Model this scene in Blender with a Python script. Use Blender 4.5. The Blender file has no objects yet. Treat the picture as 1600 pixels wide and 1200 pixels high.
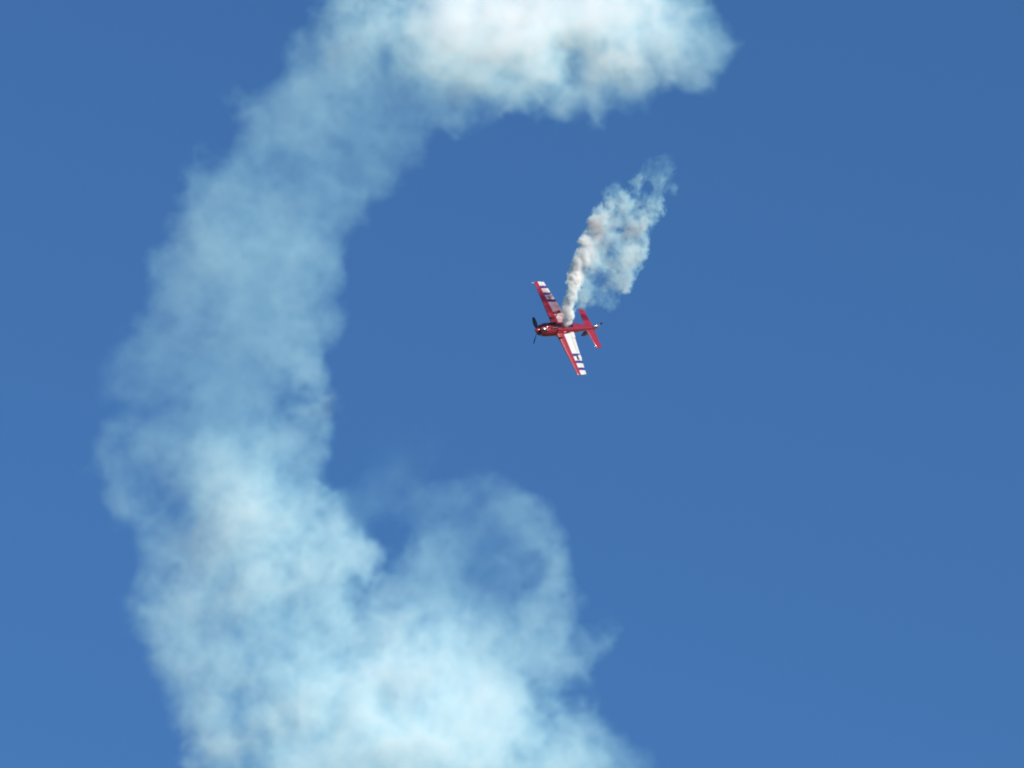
import bpy, math
import numpy as np
from mathutils import Vector, Matrix

# ------------------------------------------------------------------ camera, light, exposure
SC = bpy.context.scene
PXM = 22.6                     # photo pixels per metre at the aircraft's distance
DIST = 600.0                   # metres from the camera to the aircraft
ELEV = math.radians(24)        # the camera looks up at the display
EYE = Vector((0, 0, 1.7))
FWD = Vector((0, math.cos(ELEV), math.sin(ELEV)))
UP = Vector((0, -math.sin(ELEV), math.cos(ELEV)))
RIGHT = Vector((1, 0, 0))
CAMROT = Matrix((RIGHT, UP, -FWD)).transposed()

cam = bpy.data.cameras.new("camera")
cam.lens = 18 / (800 / PXM / DIST)
cam.clip_start = 0.5
cam.clip_end = 60000
camo = bpy.data.objects.new("camera", cam)
SC.collection.objects.link(camo)
camo.matrix_world = Matrix.Translation(EYE) @ CAMROT.to_4x4()
SC.camera = camo

SUN_CAM = Vector((0.70, 0.50, 0.50)).normalized()      # towards the sun: right, up, behind the camera
SUN = (CAMROT @ SUN_CAM).normalized()
sun_elev = math.asin(SUN.z)
sun_az = math.atan2(SUN.x, SUN.y)
SKY_STRENGTH = 0.116
SUN_STRENGTH = 5.0
w = bpy.data.worlds.new("World")
SC.world = w
w.use_nodes = True
nt = w.node_tree
sky = nt.nodes.new("ShaderNodeTexSky")
sky.sky_type = 'NISHITA'
sky.sun_disc = False
sky.sun_elevation = sun_elev
sky.sun_rotation = sun_az
sky.altitude = 300
sky.air_density = 1.0
sky.dust_density = 0.0
sky.ozone_density = 7.0
bg = nt.nodes["Background"]
bg.inputs["Strength"].default_value = SKY_STRENGTH
nt.links.new(sky.outputs[0], bg.inputs["Color"])
sl = bpy.data.lights.new("sun", 'SUN')
sl.energy = SUN_STRENGTH
sl.angle = math.radians(0.5)
sl.color = (1.0, 0.94, 0.865)
so = bpy.data.objects.new("sun", sl)
so.rotation_euler = SUN.to_track_quat('Z', 'Y').to_euler()
SC.collection.objects.link(so)
SC.view_settings.view_transform = 'Standard'
SC.view_settings.look = 'None'
SC.view_settings.gamma = 1
SC.view_settings.use_curve_mapping = False
SC.view_settings.exposure = 0.15
SC.render.engine = 'CYCLES'
SC.cycles.volume_bounces = 12
SC.cycles.max_bounces = 16
SC.cycles.volume_step_rate = 1.0
SC.cycles.use_denoising = True
SC.cycles.pixel_filter_type = "BLACKMAN_HARRIS"
SC.cycles.filter_width = 1.9

# ------------------------------------------------------------------ helpers
def link(o, parent=None):
    SC.collection.objects.link(o)
    if parent is not None:
        o.parent = parent
    return o

def mesh_obj(name, verts, faces, mats, parent=None, idx=None, smooth=True):
    me = bpy.data.meshes.new(name)
    me.from_pydata([tuple(v) for v in verts], [], faces)
    for m in (mats if isinstance(mats, (list, tuple)) else [mats]):
        me.materials.append(m)
    if idx:
        me.polygons.foreach_set("material_index", idx)
    if smooth is True:
        me.polygons.foreach_set("use_smooth", [True] * len(me.polygons))
    elif smooth:
        me.polygons.foreach_set("use_smooth", smooth)
    me.update()
    return link(bpy.data.objects.new(name, me), parent)

def paint(name, col, rough=0.3, coat=0.5, metal=0.0, var=0.12, scale=6.0):
    """painted or bare skin: base colour with faint weathering, slightly uneven gloss"""
    m = bpy.data.materials.new(name); m.use_nodes = True
    n = m.node_tree.nodes; L = m.node_tree.links
    b = n["Principled BSDF"]
    tc = n.new("ShaderNodeTexCoord"); tx = n.new("ShaderNodeTexNoise")
    tx.inputs["Scale"].default_value = scale; tx.inputs["Detail"].default_value = 4
    L.new(tc.outputs["Object"], tx.inputs["Vector"])
    r = n.new("ShaderNodeMix"); r.data_type = 'RGBA'
    r.inputs[6].default_value = (*[c * (1 - var) for c in col], 1)
    r.inputs[7].default_value = (*[min(1, c * (1 + var)) for c in col], 1)
    L.new(tx.outputs["Fac"], r.inputs[0]); L.new(r.outputs[2], b.inputs["Base Color"])
    mr = n.new("ShaderNodeMapRange"); mr.inputs[3].default_value = rough * .8; mr.inputs[4].default_value = rough * 1.3
    L.new(tx.outputs["Fac"], mr.inputs[0]); L.new(mr.outputs[0], b.inputs["Roughness"])
    b.inputs["Metallic"].default_value = metal
    b.inputs["Coat Weight"].default_value = coat
    b.inputs["Coat Roughness"].default_value = 0.12
    return m

RED = paint("red_paint", (0.27, 0.014, 0.028), 0.32, 0.7)
WHITE = paint("white_paint", (0.56, 0.56, 0.54), 0.35, 0.4, var=.04)
PURPLE = paint("purple_paint", (0.045, 0.03, 0.17), 0.35, 0.4)
DARK = paint("black_rubber", (0.02, 0.02, 0.022), 0.7, 0.0)
BLADE = paint("dark_blade_paint", (0.025, 0.03, 0.045), 0.4, 0.3)
STEEL = paint("bare_steel", (0.75, 0.75, 0.74), 0.28, 0.0, 1.0, .05)
SOOT = paint("sooty_pipe_metal", (0.10, 0.09, 0.08), 0.5, 0.0, 0.8)
HOLE = paint("dark_intake", (0.01, 0.01, 0.01), 0.8, 0.0)
TINT = paint("tinted_canopy_glass", (0.012, 0.015, 0.02), 0.15, 0.8)
GRASS = paint("grass_field", (0.06, 0.085, 0.03), 0.9, 0.0, var=.35, scale=.01)

# ------------------------------------------------------------------ ground
S = 30000.0
g = mesh_obj("ground", [(-S, -S, 0), (S, -S, 0), (S, S, 0), (-S, S, 0)], [(0, 1, 2, 3)], GRASS, smooth=False)
g["kind"] = "structure"

# ------------------------------------------------------------------ aircraft
def img(x, y, z):
    """direction given as (right, down, away) -> world"""
    return RIGHT * x - UP * y + FWD * z

f = Vector((-15.0, 1.0, -16.9)).normalized()
wv = Vector((9.1, 19.5, -6.9)); wv = (wv - f * wv.dot(f)).normalized()
dv = f.cross(wv)
AX, AY, AZ = img(*f), -img(*wv), -img(*dv)          # forward, left, up of the aircraft
def at(px, py, depth=DIST):
    return EYE + FWD * depth + RIGHT * ((px - 800) / PXM * depth / DIST) - UP * ((py - 600) / PXM * depth / DIST)
plane = link(bpy.data.objects.new("aerobatic_plane", None))
M = Matrix((AX, AY, AZ)).transposed().to_4x4(); M.translation = at(874, 513)
plane.matrix_world = M
plane.empty_display_size = 1
plane["label"] = "small red and white aerobatic propeller plane with purple wing stripes, banked to show its belly"
plane["category"] = "aeroplane"

def ring(x, w_, zt, zb, n=28, p=2.4):
    zc, h = (zt + zb) / 2, (zt - zb) / 2
    out = []
    for k in range(n):
        a = 2 * math.pi * k / n
        c, s = math.cos(a), math.sin(a)
        out.append((x, w_ * math.copysign(abs(c) ** (2 / p), c), zc + h * math.copysign(abs(s) ** (2 / p), s)))
    return out

def loft(name, secs, mat, parent, n=28, p=2.4, caps=True):
    V, F = [], []
    for s in secs:
        V += ring(*s, n=n, p=p)
    for i in range(len(secs) - 1):
        for k in range(n):
            a, b = i * n + k, i * n + (k + 1) % n
            F.append((a, b, b + n, a + n))
    sm = [True] * len(F)
    if caps:
        for i in (0, len(secs) - 1):
            b0 = len(V); V += V[i * n:(i + 1) * n]
            F.append(tuple(b0 + k for k in (range(n) if i else range(n - 1, -1, -1)))); sm.append(False)
    return mesh_obj(name, V, F, mat, parent, smooth=sm)

def smooth_secs(keys, m=5):
    """Catmull-Rom between key sections"""
    out = []
    for i in range(len(keys) - 1):
        p0, p1, p2, p3 = keys[max(i - 1, 0)], keys[i], keys[i + 1], keys[min(i + 2, len(keys) - 1)]
        for j in range(m):
            t = j / m
            out.append(tuple(.5 * (2 * b + (c - a) * t + (2 * a - 5 * b + 4 * c - d) * t * t + (3 * b - a - 3 * c + d) * t ** 3)
                             for a, b, c, d in zip(p0, p1, p2, p3)))
    out.append(keys[-1])
    return out

body = loft("fuselage", smooth_secs([(1.07, .455, .59, -.42), (.5, .46, .62, -.45), (-.3, .44, .62, -.44), (-1.2, .38, .57, -.36),
    (-2.0, .29, .49, -.22), (-3.0, .175, .40, -.03), (-3.9, .075, .33, .10), (-4.12, .045, .30, .14)]), RED, plane)
cowl = loft("cowling", smooth_secs([(2.06, .25, .37, -.13), (2.0, .33, .45, -.23), (1.8, .40, .51, -.32), (1.5, .445, .56, -.39), (1.095, .462, .60, -.43)], 4), RED, plane)
for s in (1, -1):
    V = [(2.055 + .0, s * .17 + .075 * math.cos(a) * 1.0, .12 + .07 * math.sin(a)) for a in np.linspace(0, 2 * math.pi, 16, endpoint=False)]
    V2 = [(1.97, y * 1.08, .12 + (z - .12) * 1.3) for x, y, z in V]
    V1 = [(2.075, y, z) for x, y, z in V]
    mesh_obj("air_intake", V1 + V2, [tuple(range(16))] + [(k, k + 16, (k + 1) % 16 + 16, (k + 1) % 16) for k in range(16)], HOLE, cowl, smooth=False)
# chin scoop and exhaust stubs under the cowling
scoop = loft("chin_scoop", smooth_secs([(1.78, .10, -.26, -.40), (1.6, .14, -.28, -.47), (1.2, .13, -.34, -.50), (.9, .05, -.40, -.46)], 3), RED, plane, n=16)
def tube(name, pts, rad, mat, parent, n=12, flat=1.0):
    V, F = [], []
    P = [Vector(p) for p in pts]
    for i, p in enumerate(P):
        t = (P[min(i + 1, len(P) - 1)] - P[max(i - 1, 0)]).normalized()
        a = t.cross(Vector((1, 0, 0)) if abs(t.x) < .9 else Vector((0, 1, 0))).normalized()
        b = t.cross(a)
        r = rad[i] if isinstance(rad, (list, tuple)) else rad
        for k in range(n):
            q = 2 * math.pi * k / n
            V.append(p + a * r * flat * math.cos(q) + b * r * math.sin(q))
    for i in range(len(P) - 1):
        for k in range(n):
            x, y = i * n + k, i * n + (k + 1) % n
            F.append((x, y, y + n, x + n))
    F += [tuple(range(n - 1, -1, -1)), tuple(range(len(V) - n, len(V)))]
    return mesh_obj(name, V, F, mat, parent)
for s in (1, -1):
    tube("exhaust_pipe", [(1.35, s * .2, -.36), (1.15, s * .2, -.46), (.85, s * .19, -.50), (.72, s * .19, -.53)], .055, SOOT, plane)
tube("smoke_nozzle", [(.2, 0, -.42), (-.1, 0, -.47), (-.3, 0, -.50)], .03, STEEL, plane)
# belly window frame and access panel
for x0, x1, hw, mt, nm in ((-.45, -1.05, .17, TINT, "belly_window"), (.05, -.3, .2, SOOT, "belly_panel")):
    V, F = [], []
    for i in range(7):
        x = x0 + (x1 - x0) * i / 6
        zb = np.interp(-x, [-.5, .3, 1.2], [-.45, -.44, -.36]) - .022
        for k in range(7):
            y = hw * (k / 3 - 1)
            wd = np.interp(-x, [-.5, .3, 1.2], [.46, .44, .38]); h = np.interp(-x, [-.5, .3, 1.2], [.535, .53, .465])
            V.append((x, y, zb + h * (1 - (1 - abs(y / wd) ** 2.4) ** (1 / 2.4))))
    F = [(i * 7 + k, i * 7 + k + 1, (i + 1) * 7 + k + 1, (i + 1) * 7 + k) for i in range(6) for k in range(6)]
    mesh_obj(nm, V, F, mt, body)

# spinner and propeller
tube("spinner", [(2.08, 0, .12), (2.16, 0, .12), (2.26, 0, .12), (2.35, 0, .12), (2.41, 0, .12), (2.43, 0, .12)],
     [.215, .205, .165, .105, .045, .004], RED, plane, n=24)
def blade(deg):
    a = math.radians(deg)      # angle in the disc, from the right wing towards the belly
    rd = Vector((0, -math.cos(a), -math.sin(a))); td = Vector((1, 0, 0)).cross(rd)
    V, F, N = [], [], 10
    rs = [.12, .22, .34, .48, .62, .75, .86, .94, .985, 1.0]
    ch = [.06, .09, .125, .145, .145, .13, .108, .08, .05, .015]
    for r, c in zip(rs, ch):
        pit = math.radians(62 - 42 * r)
        cd = td * math.cos(pit) + Vector((1, 0, 0)) * math.sin(pit)
        nd = rd.cross(cd)
        o = Vector((2.17, 0, .12)) + rd * r
        th = .022 * (1 - .75 * r) + .003
        for k in range(N):
            q = 2 * math.pi * k / N
            V.append(o + cd * c * math.cos(q) + nd * th * math.sin(q))
    for i in range(len(rs) - 1):
        for k in range(N):
            x, y = i * N + k, i * N + (k + 1) % N
            F.append((x, y, y + N, x + N))
    F += [tuple(range(N - 1, -1, -1)), tuple(range(len(V) - N, len(V)))]
    return mesh_obj("propeller_blade", V, F, BLADE, plane)
for dg in (172, -54, 58):
    blade(dg)

# canopy
V, F, N = [], [], 16
cs = [(.42, .05, .03), (.25, .2, .14), (-.05, .29, .27), (-.45, .34, .36), (-.9, .34, .37), (-1.35, .28, .29), (-1.75, .18, .15), (-2.0, .05, .03)]
for x, w_, h in smooth_secs(cs, 3):
    for k in range(N + 1):
        a = math.pi * k / N
        V.append((x, w_ * math.cos(a), .585 - .02 * max(0, -x - .5) ** 1.6 * 2 + h * math.sin(a)))
n = N + 1
F = [(i * n + k, i * n + k + 1, (i + 1) * n + k + 1, (i + 1) * n + k) for i in range(len(V) // n - 1) for k in range(N)]
can = mesh_obj("canopy", V, F, TINT, plane)

# wings and tail surfaces
def naca(c, t):
    return 5 * t * (.2969 * math.sqrt(c) - .126 * c - .3516 * c * c + .2843 * c ** 3 - .1036 * c ** 4)
def surface(name, stations, c0, c1, mats, pick, parent, side, z0, tk, gap=0.0, hinge=None, ang=0.0, vertical=False):
    """stations: (span, x of leading edge, x of trailing edge); builds the slice of the section between chord fractions c0..c1"""
    cc = [c for c in (0, .008, .03, .07, .13, .2, .27, .33, .42, .52, .62, .70, .765, .78, .86, .93, .985, 1) if c0 - 1e-6 <= c <= c1 + 1e-6]
    loop = [(c, 1) for c in reversed(cc)] + [(c, -1) for c in cc[(1 if cc[0] == 0 else 0):]]
    V, rows = [], []
    for (s, xl, xt) in stations:
        row = []
        tkk = tk(s)
        for c, sg in loop:
            x = xl + (xt - xl) * c
            zz = sg * naca(c, tkk) * abs(xt - xl)
            row.append((x, s, zz))
        rows.append(row)
    n = len(loop)
    fr, idx, sm = [], [], []
    V = [p for r in rows for p in r]
    for i in range(len(rows) - 1):
        for k in range(n):
            k2 = (k + 1) % n
            fr.append((i * n + k, (i + 1) * n + k, (i + 1) * n + k2, i * n + k2))
            cm = (loop[k][0] + loop[k2][0]) / 2
            idx.append(pick((stations[i][0] + stations[i + 1][0]) / 2, cm)); sm.append(k2 != 0 or c1 >= 1)
    for i in (0, len(rows) - 1):
        b0 = len(V); V += rows[i]
        fr.append(tuple(range(b0, b0 + n))); idx.append(pick(stations[i][0], .6)); sm.append(False)
    if hinge is not None:        # turn about the hinge line at chord fraction HINGE
        a = math.radians(ang); out = []
        for (x, s, z) in V:
            xl = np.interp(s, [q[0] for q in stations], [q[1] for q in stations]); xt = np.interp(s, [q[0] for q in stations], [q[2] for q in stations])
            hx = xl + (xt - xl) * hinge
            dx = x - hx
            out.append((hx + dx * math.cos(a) - z * math.sin(a), s, dx * math.sin(a) + z * math.cos(a)))
        V = out
    if vertical:
        V = [(x, z, s) for x, s, z in V]
    else:
        V = [(x, side * s, z + z0) for x, s, z in V]
    return mesh_obj(name, V, fr, mats, parent, idx=idx, smooth=sm)

STR = ((2.08, 2.29), (2.63, 2.84), (3.18, 3.39))
def xle(s): return .61 - .22 * s / 3.75
def xte(s): return -1.38 + .80 * s / 3.75
def wing_pick(s, c):
    if c < .33: return 0
    return 2 if any(a < s < b for a, b in STR) else 1
tkw = lambda s: .15 - .03 * s / 3.75
SP = [.0, .35, .8] + [1.2, 1.65] + [v for ab in STR for v in ab] + [2.45, 3.0, 3.55, 3.70]
SP = sorted(SP)
def st(ss): return [(s, xle(s), xte(s)) for s in ss]
for side, ang in ((-1, -6.0), (1, 7.0)):
    wg = surface("wing", st(SP + [3.735]), 0, .765, [RED, WHITE, PURPLE], wing_pick, plane, side, 0.0, lambda s: tkw(s) * (1 if s < 3.72 else .7))
    surface("wing_root_panel", st([.0, .35, .8]), .765, 1, [RED, WHITE, PURPLE], wing_pick, wg, side, 0.0, tkw)
    al = surface("aileron", st([s for s in SP if s > .8] if False else [.815] + [s for s in SP if s > .85]), .78, 1, [RED, WHITE, PURPLE], wing_pick, wg, side, 0.0, tkw, hinge=.78, ang=ang)
    # aileron spade hanging below the wing
    s0 = 2.45
    tube("spade", [(xle(s0) + (xte(s0) - xle(s0)) * .82, side * s0, -.03), (-.56, side * s0, -.22), (-.42, side * s0, -.26)], .012, STEEL, al, n=8)
    V = [(x, side * (s0 + y), z) for z in (-.255, -.27) for x, y in ((-.28, -.13), (-.28, .13), (-.52, .16), (-.52, -.16))]
    mesh_obj("spade_plate", V, [(0, 1, 2, 3), (7, 6, 5, 4), (0, 4, 5, 1), (1, 5, 6, 2), (2, 6, 7, 3), (3, 7, 4, 0)], WHITE, al, smooth=False)
    # landing gear
    leg = tube("landing_gear_leg", [(.72, side * .25, -.36), (.70, side * .40, -.46), (.62, side * .62, -.66), (.58, side * .76, -.82)],
               [.075, .07, .055, .045], RED, plane, n=12, flat=.45)
    pant = loft("wheel_fairing", smooth_secs([(.98, .015, -.84, -.87), (.92, .07, -.78, -.93), (.75, .10, -.73, -.99), (.5, .095, -.73, -.99), (.25, .055, -.77, -.93), (.06, .01, -.83, -.87)], 4), RED, leg, n=20, p=2.1)
    for v in pant.data.vertices: v.co.y += side * .80
    V, F = [], []
    for i, (yy, rr) in enumerate(((-.055, .13), (-.04, .165), (0, .175), (.04, .165), (.055, .13))):
        V += [(.52 + rr * math.cos(a), side * .80 + yy, -.905 + rr * math.sin(a)) for a in np.linspace(0, 2 * math.pi, 24, endpoint=False)]
    F = [(i * 24 + k, i * 24 + (k + 1) % 24, (i + 1) * 24 + (k + 1) % 24, (i + 1) * 24 + k) for i in range(4) for k in range(24)]
    F += [tuple(range(24)), tuple(range(96, 120))]
    mesh_obj("wheel", V, F, DARK, leg)
tube("pitot_tube", [(xle(3.68) - .02, 3.68, 0), (xle(3.68) + .28, 3.68, 0)], .022, WHITE, plane, n=8)

tk2 = lambda s: .10
def red(s, c): return 0
def tst(ss): return [(s, -3.02 - .22 * s / 1.6, -4.0 + .16 * s / 1.6) for s in ss]
for side in (-1, 1):
    stb = surface("stabiliser", tst([0.02, .5, 1.0, 1.5]) + [(1.57, -3.30, -3.83)], 0, .52, RED, red, plane, side, .28, tk2)
    surface("elevator", tst([0.1, .5, 1.0, 1.5]) + [(1.58, -3.27, -3.83)], .52, 1, RED, red, stb, side, .28, tk2, hinge=.52, ang=-9)
def vst(ss): return [(s, -3.05 - .50 * (s - .3) / 1.05, -4.42 + .25 * (s - .3) / 1.05) for s in ss]
fin = surface("fin", vst([.3, .7, 1.1, 1.3]), 0, .62, RED, red, plane, 1, 0, tk2, vertical=True)
surface("rudder", vst([.12, .3, .7, 1.1, 1.3]) + [(1.36, -3.75, -4.2)], .70, 1, RED, red, fin, 1, 0, tk2, vertical=True)
tube("tail_spring", [(-3.55, 0, .03), (-3.8, 0, -.02), (-3.98, 0, -.13), (-4.08, 0, -.30)], [.05, .045, .035, .03], STEEL, plane, n=10)
tube("tail_wheel", [(-4.10, -.035, -.36), (-4.10, .035, -.36)], .085, DARK, plane, n=18)

# ------------------------------------------------------------------ smoke
def up(a, n, axis, f, off):
    """sample axis of lattice a at n points with smooth cubic-ish interpolation (value noise)"""
    t = np.arange(n) * f + off
    i = np.floor(t).astype(int); u = (t - i).astype(np.float32)
    L = a.shape[axis]
    sh = [1, 1, 1]; sh[axis] = n
    u = u.reshape(sh); u2 = u*u; u3 = u2*u
    w = (( -u3 + 3*u2 - 3*u + 1)/6, (3*u3 - 6*u2 + 4)/6, (-3*u3 + 3*u2 + 3*u + 1)/6, u3/6)
    return sum(np.take(a, (i+k) % L, axis) * w[k] for k in range(4))
def noise(shape, cell, seed):
    """value noise in -1..1, B-spline; cell in voxels"""
    r = np.random.default_rng(seed)
    L = [int(np.ceil(n/cell)) + 5 for n in shape]
    a = r.standard_normal(L).astype(np.float32)
    for ax in range(3):
        a = up(a, shape[ax], ax, 1.0/cell, r.random())
    return a * 2.2 / 1.0
def field(puffs, x0, x1, y0, y1, zt, vox, seed, lo, hi, amp, cells, jit=0.35, bill=0.6, warp=(), sat=1.2, fall=.7, con=.35, rad=1.4):
    """puffs: x, y, R, w[, z]. returns density [z, y, x] on grid"""
    r = np.random.default_rng(seed)
    nx, ny, nz = int((x1-x0)/vox), int((y1-y0)/vox), int(2*zt/vox)
    X = (x0 + (np.arange(nx)+.5)*vox).astype(np.float32)
    Y = (y0 + (np.arange(ny)+.5)*vox).astype(np.float32)
    Z = (-zt + (np.arange(nz)+.5)*vox).astype(np.float32)
    S = np.zeros((nz, ny, nx), np.float32); D = np.zeros_like(S)
    for p in puffs:
        x, y, R, w = p[:4]
        z = p[4] if len(p) > 4 else (r.random()-.5)*2*jit*R
        R = R*rad
        sx = slice(*np.searchsorted(X, (x-R, x+R))); sy = slice(*np.searchsorted(Y, (y-R, y+R))); sz = slice(*np.searchsorted(Z, (z-R, z+R)))
        q = ((X[sx]-x)**2)[None,None,:] + ((Y[sy]-y)**2)[None,:,None] + ((Z[sz]-z)**2)[:,None,None]
        k = np.clip(1 - q/(R*R), 0, None)**2
        S[sz,sy,sx] += k; D[sz,sy,sx] += k*(w/R)
    M = (D/np.maximum(S, 1e-4)).astype(np.float32)
    if warp:                                                   # swirl the smooth field before the billows eat into it
        g0 = np.stack(np.meshgrid(np.arange(nz), np.arange(ny), np.arange(nx), indexing='ij')).astype(np.float32)
        for j, (c, w_) in enumerate(warp):
            for k in range(3):
                g0[k] += noise(S.shape, c/vox, seed*77+j*3+k)*(w_/vox)
        ii = []; ff = []
        for k, n in enumerate((nz, ny, nx)):
            q = np.clip(g0[k], 0, n-1.001); i0 = q.astype(np.int32); ii.append(i0); ff.append(q-i0)
        del g0
        flat = (ii[0]*ny + ii[1])*nx + ii[2]
        S2 = np.zeros_like(S); M2 = np.zeros_like(M); Sf = S.ravel(); Mf = M.ravel()
        for a in (0, 1):
            for b in (0, 1):
                for c in (0, 1):
                    w_ = (ff[0] if a else 1-ff[0])*(ff[1] if b else 1-ff[1])*(ff[2] if c else 1-ff[2])
                    f2 = flat + (a*ny + b)*nx + c
                    S2 += w_*Sf[f2]; M2 += w_*Mf[f2]
        S, M = S2, M2
    S = 1 - np.exp(-sat*S)
    N = np.zeros_like(S); a = 1.0; t = 0
    for j, c in enumerate(cells):
        n = noise(S.shape, c/vox, seed*31+j)
        if j > 0: n = n*(1-bill) + bill*(1.0 - 2.4*np.abs(n))       # billows
        N += a*n; t += a*a; a *= fall
    N /= np.sqrt(t)
    g = np.clip((S - lo + amp*N*(1.02-S)**.7)/(hi-lo), 0, 1)
    g = g*g*(3-2*g)
    g *= np.clip(S*8, 0, 1)*np.clip(1+con*N, .1, 3)
    return M*g*1.4, (X, Y, Z)
MAIN = [
(900,5,110,4),(770,20,100,3.5),(1010,20,85,2.5),(860,28,92,4.5),(965,32,92,3.6),(690,20,100,4),(1080,10,75,1.2),(1130,20,50,0.5),
(1150,35,40,0.35),(1090,70,42,0.35),(1060,60,60,0.6),(1140,50,32,0.25),(990,110,50,0.4),(900,88,52,1.4),(860,80,60,1.8),(880,130,32,0.3),
(930,120,32,0.35),(790,90,60,0.9),(740,110,45,0.6),(600,30,95,1.5),(530,30,70,0.42),(490,110,62,0.35),(600,130,90,0.42),(680,100,70,0.49),
(540,190,90,0.35),(480,170,60,0.294),(430,210,60,0.294),(600,210,70,0.294),(660,170,50,0.28),(520,280,80,0.35),(450,280,80,0.35),(390,160,35,0.175),
(360,265,65,0.294),(340,320,65,0.294),(410,350,85,0.35),(480,340,65,0.35),(720,150,40,0.28),(560,260,50,0.21),(400,195,45,0.245),(440,140,42,0.245),
(540,320,45,0.245),(500,395,50,0.364),(495,445,42,0.364),(590,265,42,0.245),(262,500,50,0.164),(262,420,42,0.182),(190,600,42,0.084),(640,215,40,0.245),
(500,90,50,0.28),(460,50,35,0.21),(320,390,65,0.364),(390,420,85,0.501),(460,400,60,0.455),(285,450,55,0.273),(370,490,85,0.455),(450,470,60,0.455),
(490,500,35,0.319),(335,570,90,0.41),(430,550,65,0.455),(480,560,38,0.41),(245,580,65,0.2),(360,640,85,0.455),(435,625,50,0.455),(225,590,62,0.286),
(212,660,65,0.351),(205,730,62,0.39),(228,790,55,0.4),(290,680,75,0.319),(445,690,40,0.364),(380,720,80,0.546),(240,730,65,0.291),(210,780,42,0.28),
(475,650,25,0.227),(320,790,90,0.8),(410,790,90,1),(490,790,50,0.6),(265,830,70,0.55),(400,870,95,1.4),(500,870,65,0.9),(285,950,80,0.9),
(265,1010,48,0.5),(320,1040,65,0.55),(430,970,90,0.9),(530,950,80,1.1),(460,1070,75,0.9),(560,1050,100,1.5),(600,950,55,0.6),(640,1120,120,2.4),
(480,1150,100,1.5),(340,1180,60,0.8),(740,1150,110,1.8),(850,1160,90,1.1),(930,1190,60,0.6),(700,1020,85,0.8),(790,1060,80,0.7),(850,1010,65,0.5),
(875,945,50,0.42),(850,895,48,0.42),(815,855,50,0.34),(775,825,50,0.26),(730,805,46,0.16),(700,790,30,0.1),(690,930,45,0.45),(640,930,42,0.42),
(780,960,60,0.42),(910,1080,50,0.45),(945,1010,42,0.22),(970,1150,45,0.3),(1000,1190,40,0.25),(530,820,35,0.5),(550,860,35,0.5),(745,980,50,0.4),
(600,1270,150,2.2),(800,1280,140,1.8),(430,1270,120,1.2),(950,1290,100,0.8),(690,860,34,0.2),(625,730,34,0.056),(600,770,44,0.08),(560,770,40,0.06),
(650,690,50,0.028),(660,800,50,0.08),(715,830,34,0.12),(590,700,40,0.028),(340,1195,50,0.6),(745,885,65,0.16),(800,905,60,0.3),(690,880,60,0.2),
(650,900,60,0.3),(300,1080,60,0.4),(330,900,75,0.8),(360,1000,60,0.6),(250,900,50,0.5),(330,1110,40,0.45),
(365,1110,40,0.35),(812,122,45,0.5),(950,112,48,0.7),(232,890,50,0.4),(218,950,50,0.35),
(500,625,42,0.4),(482,685,46,0.45),(478,730,44,0.45),(765,112,48,0.8),(850,118,45,0.8),(370,450,80,0.2),(360,600,80,0.2),(920,130,40,0.5),
]
PLUME0 = [
(883,507,5,.5,0),(885,498,8,1.6,5),(888,488,10,2.2,11),(890,478,12,2.4,18),(892,467,13,2.4,26),(893,455,13,2.5,34),(895,443,13,3,42),(900,430,14,2.7,50),(904,418,14,2.4,58),(909,405,14,2.2,66),(914,393,15,2.,74),(920,380,15,1.9,82),(927,367,16,1.8,90),(930,352,15,1.9,98),(938,338,16,1.6,104),(948,325,15,1.1,110),(893,418,7,2,62),(890,440,7,1.2,43),(909,382,8,1.4,80),(922,345,10,1.1,100),(928,398,12,.8,72),(945,375,22,1.2,88),(950,350,20,1.1,100),
(915,445,14,.45),(930,450,16,.35),(925,412,15,.5),(940,385,18,.6),(957,378,18,.6),(942,430,18,.4),(975,345,18,.6),(965,395,18,.6),(912,460,14,.3),(945,405,20,.8,75),(960,420,22,1.0,66),(972,400,22,1.0,78),(980,380,22,1.1,88),(990,365,22,1.2,94),(997,345,20,1.1,104),(985,335,20,1.0,108),(965,340,18,.8,104),(1000,390,18,.9,84),(1003,370,16,.9,92),(990,410,18,.8,74),(970,440,20,.8,58),(955,450,18,.5,52),(980,430,14,.5,62),(935,440,18,.5,52),(925,460,18,.3,42),(940,470,16,.25,38),(955,475,14,.2,36),(910,470,14,.35,36),(920,430,14,.5,54),
(975,315,18,.6,114),(1000,310,18,.6,118),(1020,325,18,.6,112),(1025,310,15,.45,118),(1015,345,12,.35,106),(995,290,16,.35,126),(1025,290,16,.3,126),(1040,275,18,.14,132),(1010,270,18,.12,132),(960,300,14,.2,118),(945,305,12,.15,116),(1045,300,12,.12,124),(1035,255,16,.06,138)]
def plume_puff(x, y, R, w):
    if x < 906 and y > 425:                 # the young column bows towards the sun just after leaving the belly
        return (x, y, R, w, 14*float(np.sin(np.pi*min(1, max(0, (506 - y)/80)))))
    return (x, y, R, w if x < 935 else w*.72)
PLUME = [plume_puff(*p[:4]) for p in PLUME0]
MAINP=dict(x0=60,x1=1250,y0=-200,y1=1400,zt=190,vox=3.6,seed=10,lo=.24,hi=.98,amp=.42,cells=(80,50,30,18,11,7.5),jit=.2,fall=.86,con=.36,sat=1.6,rad=1.38,warp=((130,16),(55,10),(24,6)))
PLUMEP=dict(x0=855,x1=1085,y0=215,y1=530,zt=60,vox=1.15,seed=5,lo=.3,hi=.85,amp=.5,cells=(16,10,6,4,2.6),jit=.3,con=.4,sat=1.5,rad=1.3,fall=.85,warp=((25,2.0),(10,1.6)))
SM=.85
SPL=1.9

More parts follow.
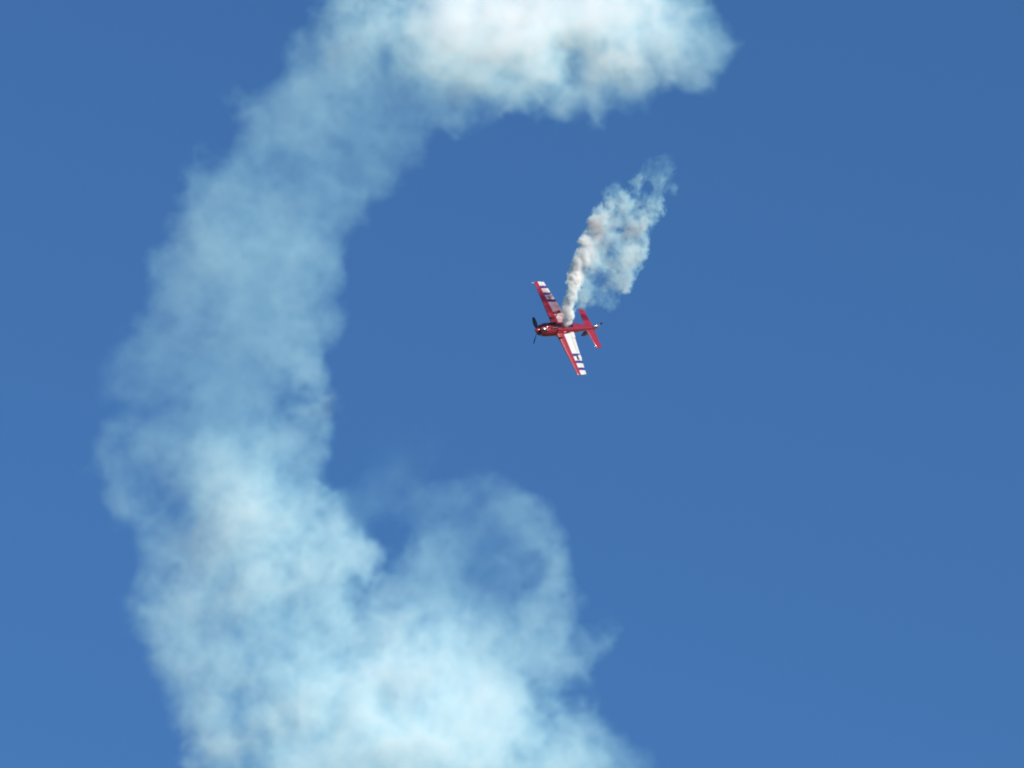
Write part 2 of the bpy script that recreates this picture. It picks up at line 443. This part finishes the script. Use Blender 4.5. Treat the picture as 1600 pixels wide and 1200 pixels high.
def surface_net(F, iso):
    """closed hull of F > iso on a padded grid: vertices (index space) and quads"""
    F = np.pad(F, 1)
    ins = F > iso
    nz, ny, nx = [n - 1 for n in F.shape]
    cnt = np.zeros((nz, ny, nx), np.int32); pos = np.zeros((3, nz, ny, nx), np.float32)
    cor = [(a, b, c) for a in (0, 1) for b in (0, 1) for c in (0, 1)]
    def sub(A, o): return A[o[0]:o[0] + nz, o[1]:o[1] + ny, o[2]:o[2] + nx]
    for o in cor:
        for ax in range(3):
            if o[ax]: continue
            p = list(o); p[ax] = 1
            a, b = sub(F, o), sub(F, p)
            m = sub(ins, o) != sub(ins, p)
            t = np.where(m, (iso - a) / np.where(m, b - a, 1), 0)
            cnt += m
            for k in range(3):
                pos[k] += m * (o[k] + (t if k == ax else 0))
    act = cnt > 0
    vid = np.full(act.shape, -1); vid[act] = np.arange(act.sum())
    zz, yy, xx = np.nonzero(act)
    P = (pos[:, act] / cnt[act]).T + np.stack([zz, yy, xx], 1) - 0.5          # index of voxel centre + .5 padding
    Q = []
    for ax in range(3):
        a = np.swapaxes(ins, 0, ax)
        v = np.swapaxes(vid, 0, ax)
        d = a[:-1, 1:-1, 1:-1].astype(int) - a[1:, 1:-1, 1:-1]
        i, j, k = np.nonzero(d)
        s = d[i, j, k]
        q = np.stack([v[i, j, k], v[i, j + 1, k], v[i, j + 1, k + 1], v[i, j, k + 1]], 1)
        flip = (s < 0) ^ (ax != 0)
        q[flip] = q[flip][:, ::-1]
        Q.append(q)
    return P, np.concatenate(Q)

def smoke(name, puffs, P, scale, shear, depth, label, step, dense, g, pool=4, eps=.0005):
    D, (X, Y, Z) = field(puffs, **P)
    nz, ny, nx = D.shape
    vox = P['vox']
    D = D[:, ::-1]                                                # local y points up
    D[0] = D[-1] = 0; D[:, 0] = D[:, -1] = 0; D[:, :, 0] = D[:, :, -1] = 0
    m = vox / PXM                                                 # metres per voxel
    ox, oy, oz = (P['x0'] - 800) / PXM, (600 - P['y0']) / PXM - ny * m, -nz * m / 2
    # hull
    pz, py, px = [-(-n // pool) * pool for n in D.shape]
    B = np.zeros((pz, py, px), np.float32); B[:nz, :ny, :nx] = D
    B = B.reshape(pz // pool, pool, py // pool, pool, px // pool, pool).max((1, 3, 5)) > eps
    B = np.pad(B, 2).astype(np.float32)
    for ax in range(3):
        B = np.maximum(B, np.maximum(np.roll(B, 1, ax), np.roll(B, -1, ax)))
    for _ in range(2):
        for ax in range(3):
            B = (np.roll(B, 1, ax) + 2 * B + np.roll(B, -1, ax)) / 4
    V, Q = surface_net(B, .42)
    V = (V - 2) * pool * m
    co = np.stack([V[:, 2] + ox, V[:, 1] + oy, V[:, 0] + oz], 1)
    co[:, 2] += shear[0] * co[:, 0] + shear[1] * co[:, 1] + shear[2]
    a, b, c = co[Q[:, 0]], co[Q[:, 1]], co[Q[:, 2]]
    if (np.cross(a, b) * c).sum() < 0: Q = Q[:, ::-1]             # normals outwards
    me = bpy.data.meshes.new(name)
    me.from_pydata(co.tolist(), [], Q.tolist())
    me.update()
    o = link(bpy.data.objects.new(name, me))
    Mx = CAMROT.to_4x4(); Mx.translation = EYE + FWD * depth
    o.matrix_world = Mx
    # density lattice as slices side by side; green holds the next slice
    C = int(math.ceil(math.sqrt(nz * ny / nx))); R = -(-nz // C)
    A = np.zeros((R * C, ny, nx, 4), np.float32)
    A[:nz, :, :, 0] = D; A[:nz - 1, :, :, 1] = D[1:]; A[..., 3] = 1
    A = A.reshape(R, C, ny, nx, 4).transpose(0, 2, 1, 3, 4).reshape(R * ny, C * nx, 4)
    im = bpy.data.images.new(name + "_density", C * nx, R * ny, float_buffer=True, is_data=True)
    im.pixels.foreach_set(np.ascontiguousarray(A).ravel())
    im.update()
    im.pack()
    mt = bpy.data.materials.new(name); mt.use_nodes = True
    nt = mt.node_tree; N = nt.nodes; L = nt.links
    N.remove(N["Principled BSDF"])
    def math_(op, a, b=None, c=None):
        n = N.new("ShaderNodeMath"); n.operation = op
        for i, v in enumerate((a, b, c)):
            if v is None: continue
            if isinstance(v, (int, float)): n.inputs[i].default_value = v
            else: L.new(v, n.inputs[i])
        return n.outputs[0]
    tc = N.new("ShaderNodeTexCoord"); sx = N.new("ShaderNodeSeparateXYZ")
    L.new(tc.outputs["Object"], sx.inputs[0])
    x, y, z = sx.outputs
    z = math_('SUBTRACT', z, math_('MULTIPLY_ADD', x, shear[0], math_('MULTIPLY_ADD', y, shear[1], shear[2])))
    gx = math_('MINIMUM', math_('MAXIMUM', math_('MULTIPLY_ADD', x, 1 / m, -ox / m), .5), nx - .5)
    gy = math_('MINIMUM', math_('MAXIMUM', math_('MULTIPLY_ADD', y, 1 / m, -oy / m), .5), ny - .5)
    gz = math_('MINIMUM', math_('MAXIMUM', math_('MULTIPLY_ADD', z, 1 / m, -oz / m - .5), 0.0), nz - 1.001)
    i = math_('FLOOR', gz); fr = math_('SUBTRACT', gz, i)
    row = math_('FLOOR', math_('DIVIDE', math_('ADD', i, .5), C)); col = math_('SUBTRACT', i, math_('MULTIPLY', row, C))
    u = math_('DIVIDE', math_('MULTIPLY_ADD', col, nx, gx), C * nx)
    v = math_('DIVIDE', math_('MULTIPLY_ADD', row, ny, gy), R * ny)
    cb = N.new("ShaderNodeCombineXYZ"); L.new(u, cb.inputs[0]); L.new(v, cb.inputs[1])
    ti = N.new("ShaderNodeTexImage"); ti.image = im; ti.interpolation = 'Linear'; ti.extension = 'EXTEND'
    L.new(cb.outputs[0], ti.inputs[0])
    sc = N.new("ShaderNodeSeparateColor"); L.new(ti.outputs[0], sc.inputs[0])
    d = math_('ADD', math_('MULTIPLY', sc.outputs[0], math_('SUBTRACT', 1.0, fr)), math_('MULTIPLY', sc.outputs[1], fr))
    vs = N.new("ShaderNodeVolumeScatter")
    cr = N.new("ShaderNodeMix"); cr.data_type = 'RGBA'              # thin old smoke scatters blue, dense fresh smoke all colours
    cr.inputs[6].default_value = (*SIGMA, 1); cr.inputs[7].default_value = (*SIGMA_DENSE, 1)
    L.new(math_('MULTIPLY', d, dense), cr.inputs[0]); L.new(cr.outputs[2], vs.inputs["Color"])
    vs.inputs["Anisotropy"].default_value = g
    L.new(math_('MULTIPLY', d, scale * PXM), vs.inputs["Density"])
    L.new(vs.outputs[0], N["Material Output"].inputs["Volume"])
    me.materials.append(mt)
    dim = max(1e-3, sum((co.max(0) - co.min(0))) / 3)
    mt.cycles.volume_step_rate = step * 10 / dim
    mt.cycles.volume_interpolation = 'LINEAR'
    o["kind"] = "stuff"
    o["label"] = label
    o["category"] = "smoke trail"
    o["group"] = "display smoke behind the plane"
    return o

SIGMA = (.40, .87, 1.0)
SIGMA_DENSE = (.97, .99, 1.0)
DENSE_M = 15.0
DENSE_P = 4.5
smoke("smoke_trail", MAIN, MAINP, SM, (-.6, -.35, -6.0), DIST + 8,
      "broad old smoke trail curving down the left side, thin and pale blue, dense and white at the top edge", .7, DENSE_M, -.33)
smoke("smoke_plume", PLUME, PLUMEP, SPL, (-1.2, 1.5, -1.24), DIST,
      "short fresh smoke plume rising from the belly of the red plane", .2, DENSE_P, -.28, pool=5)
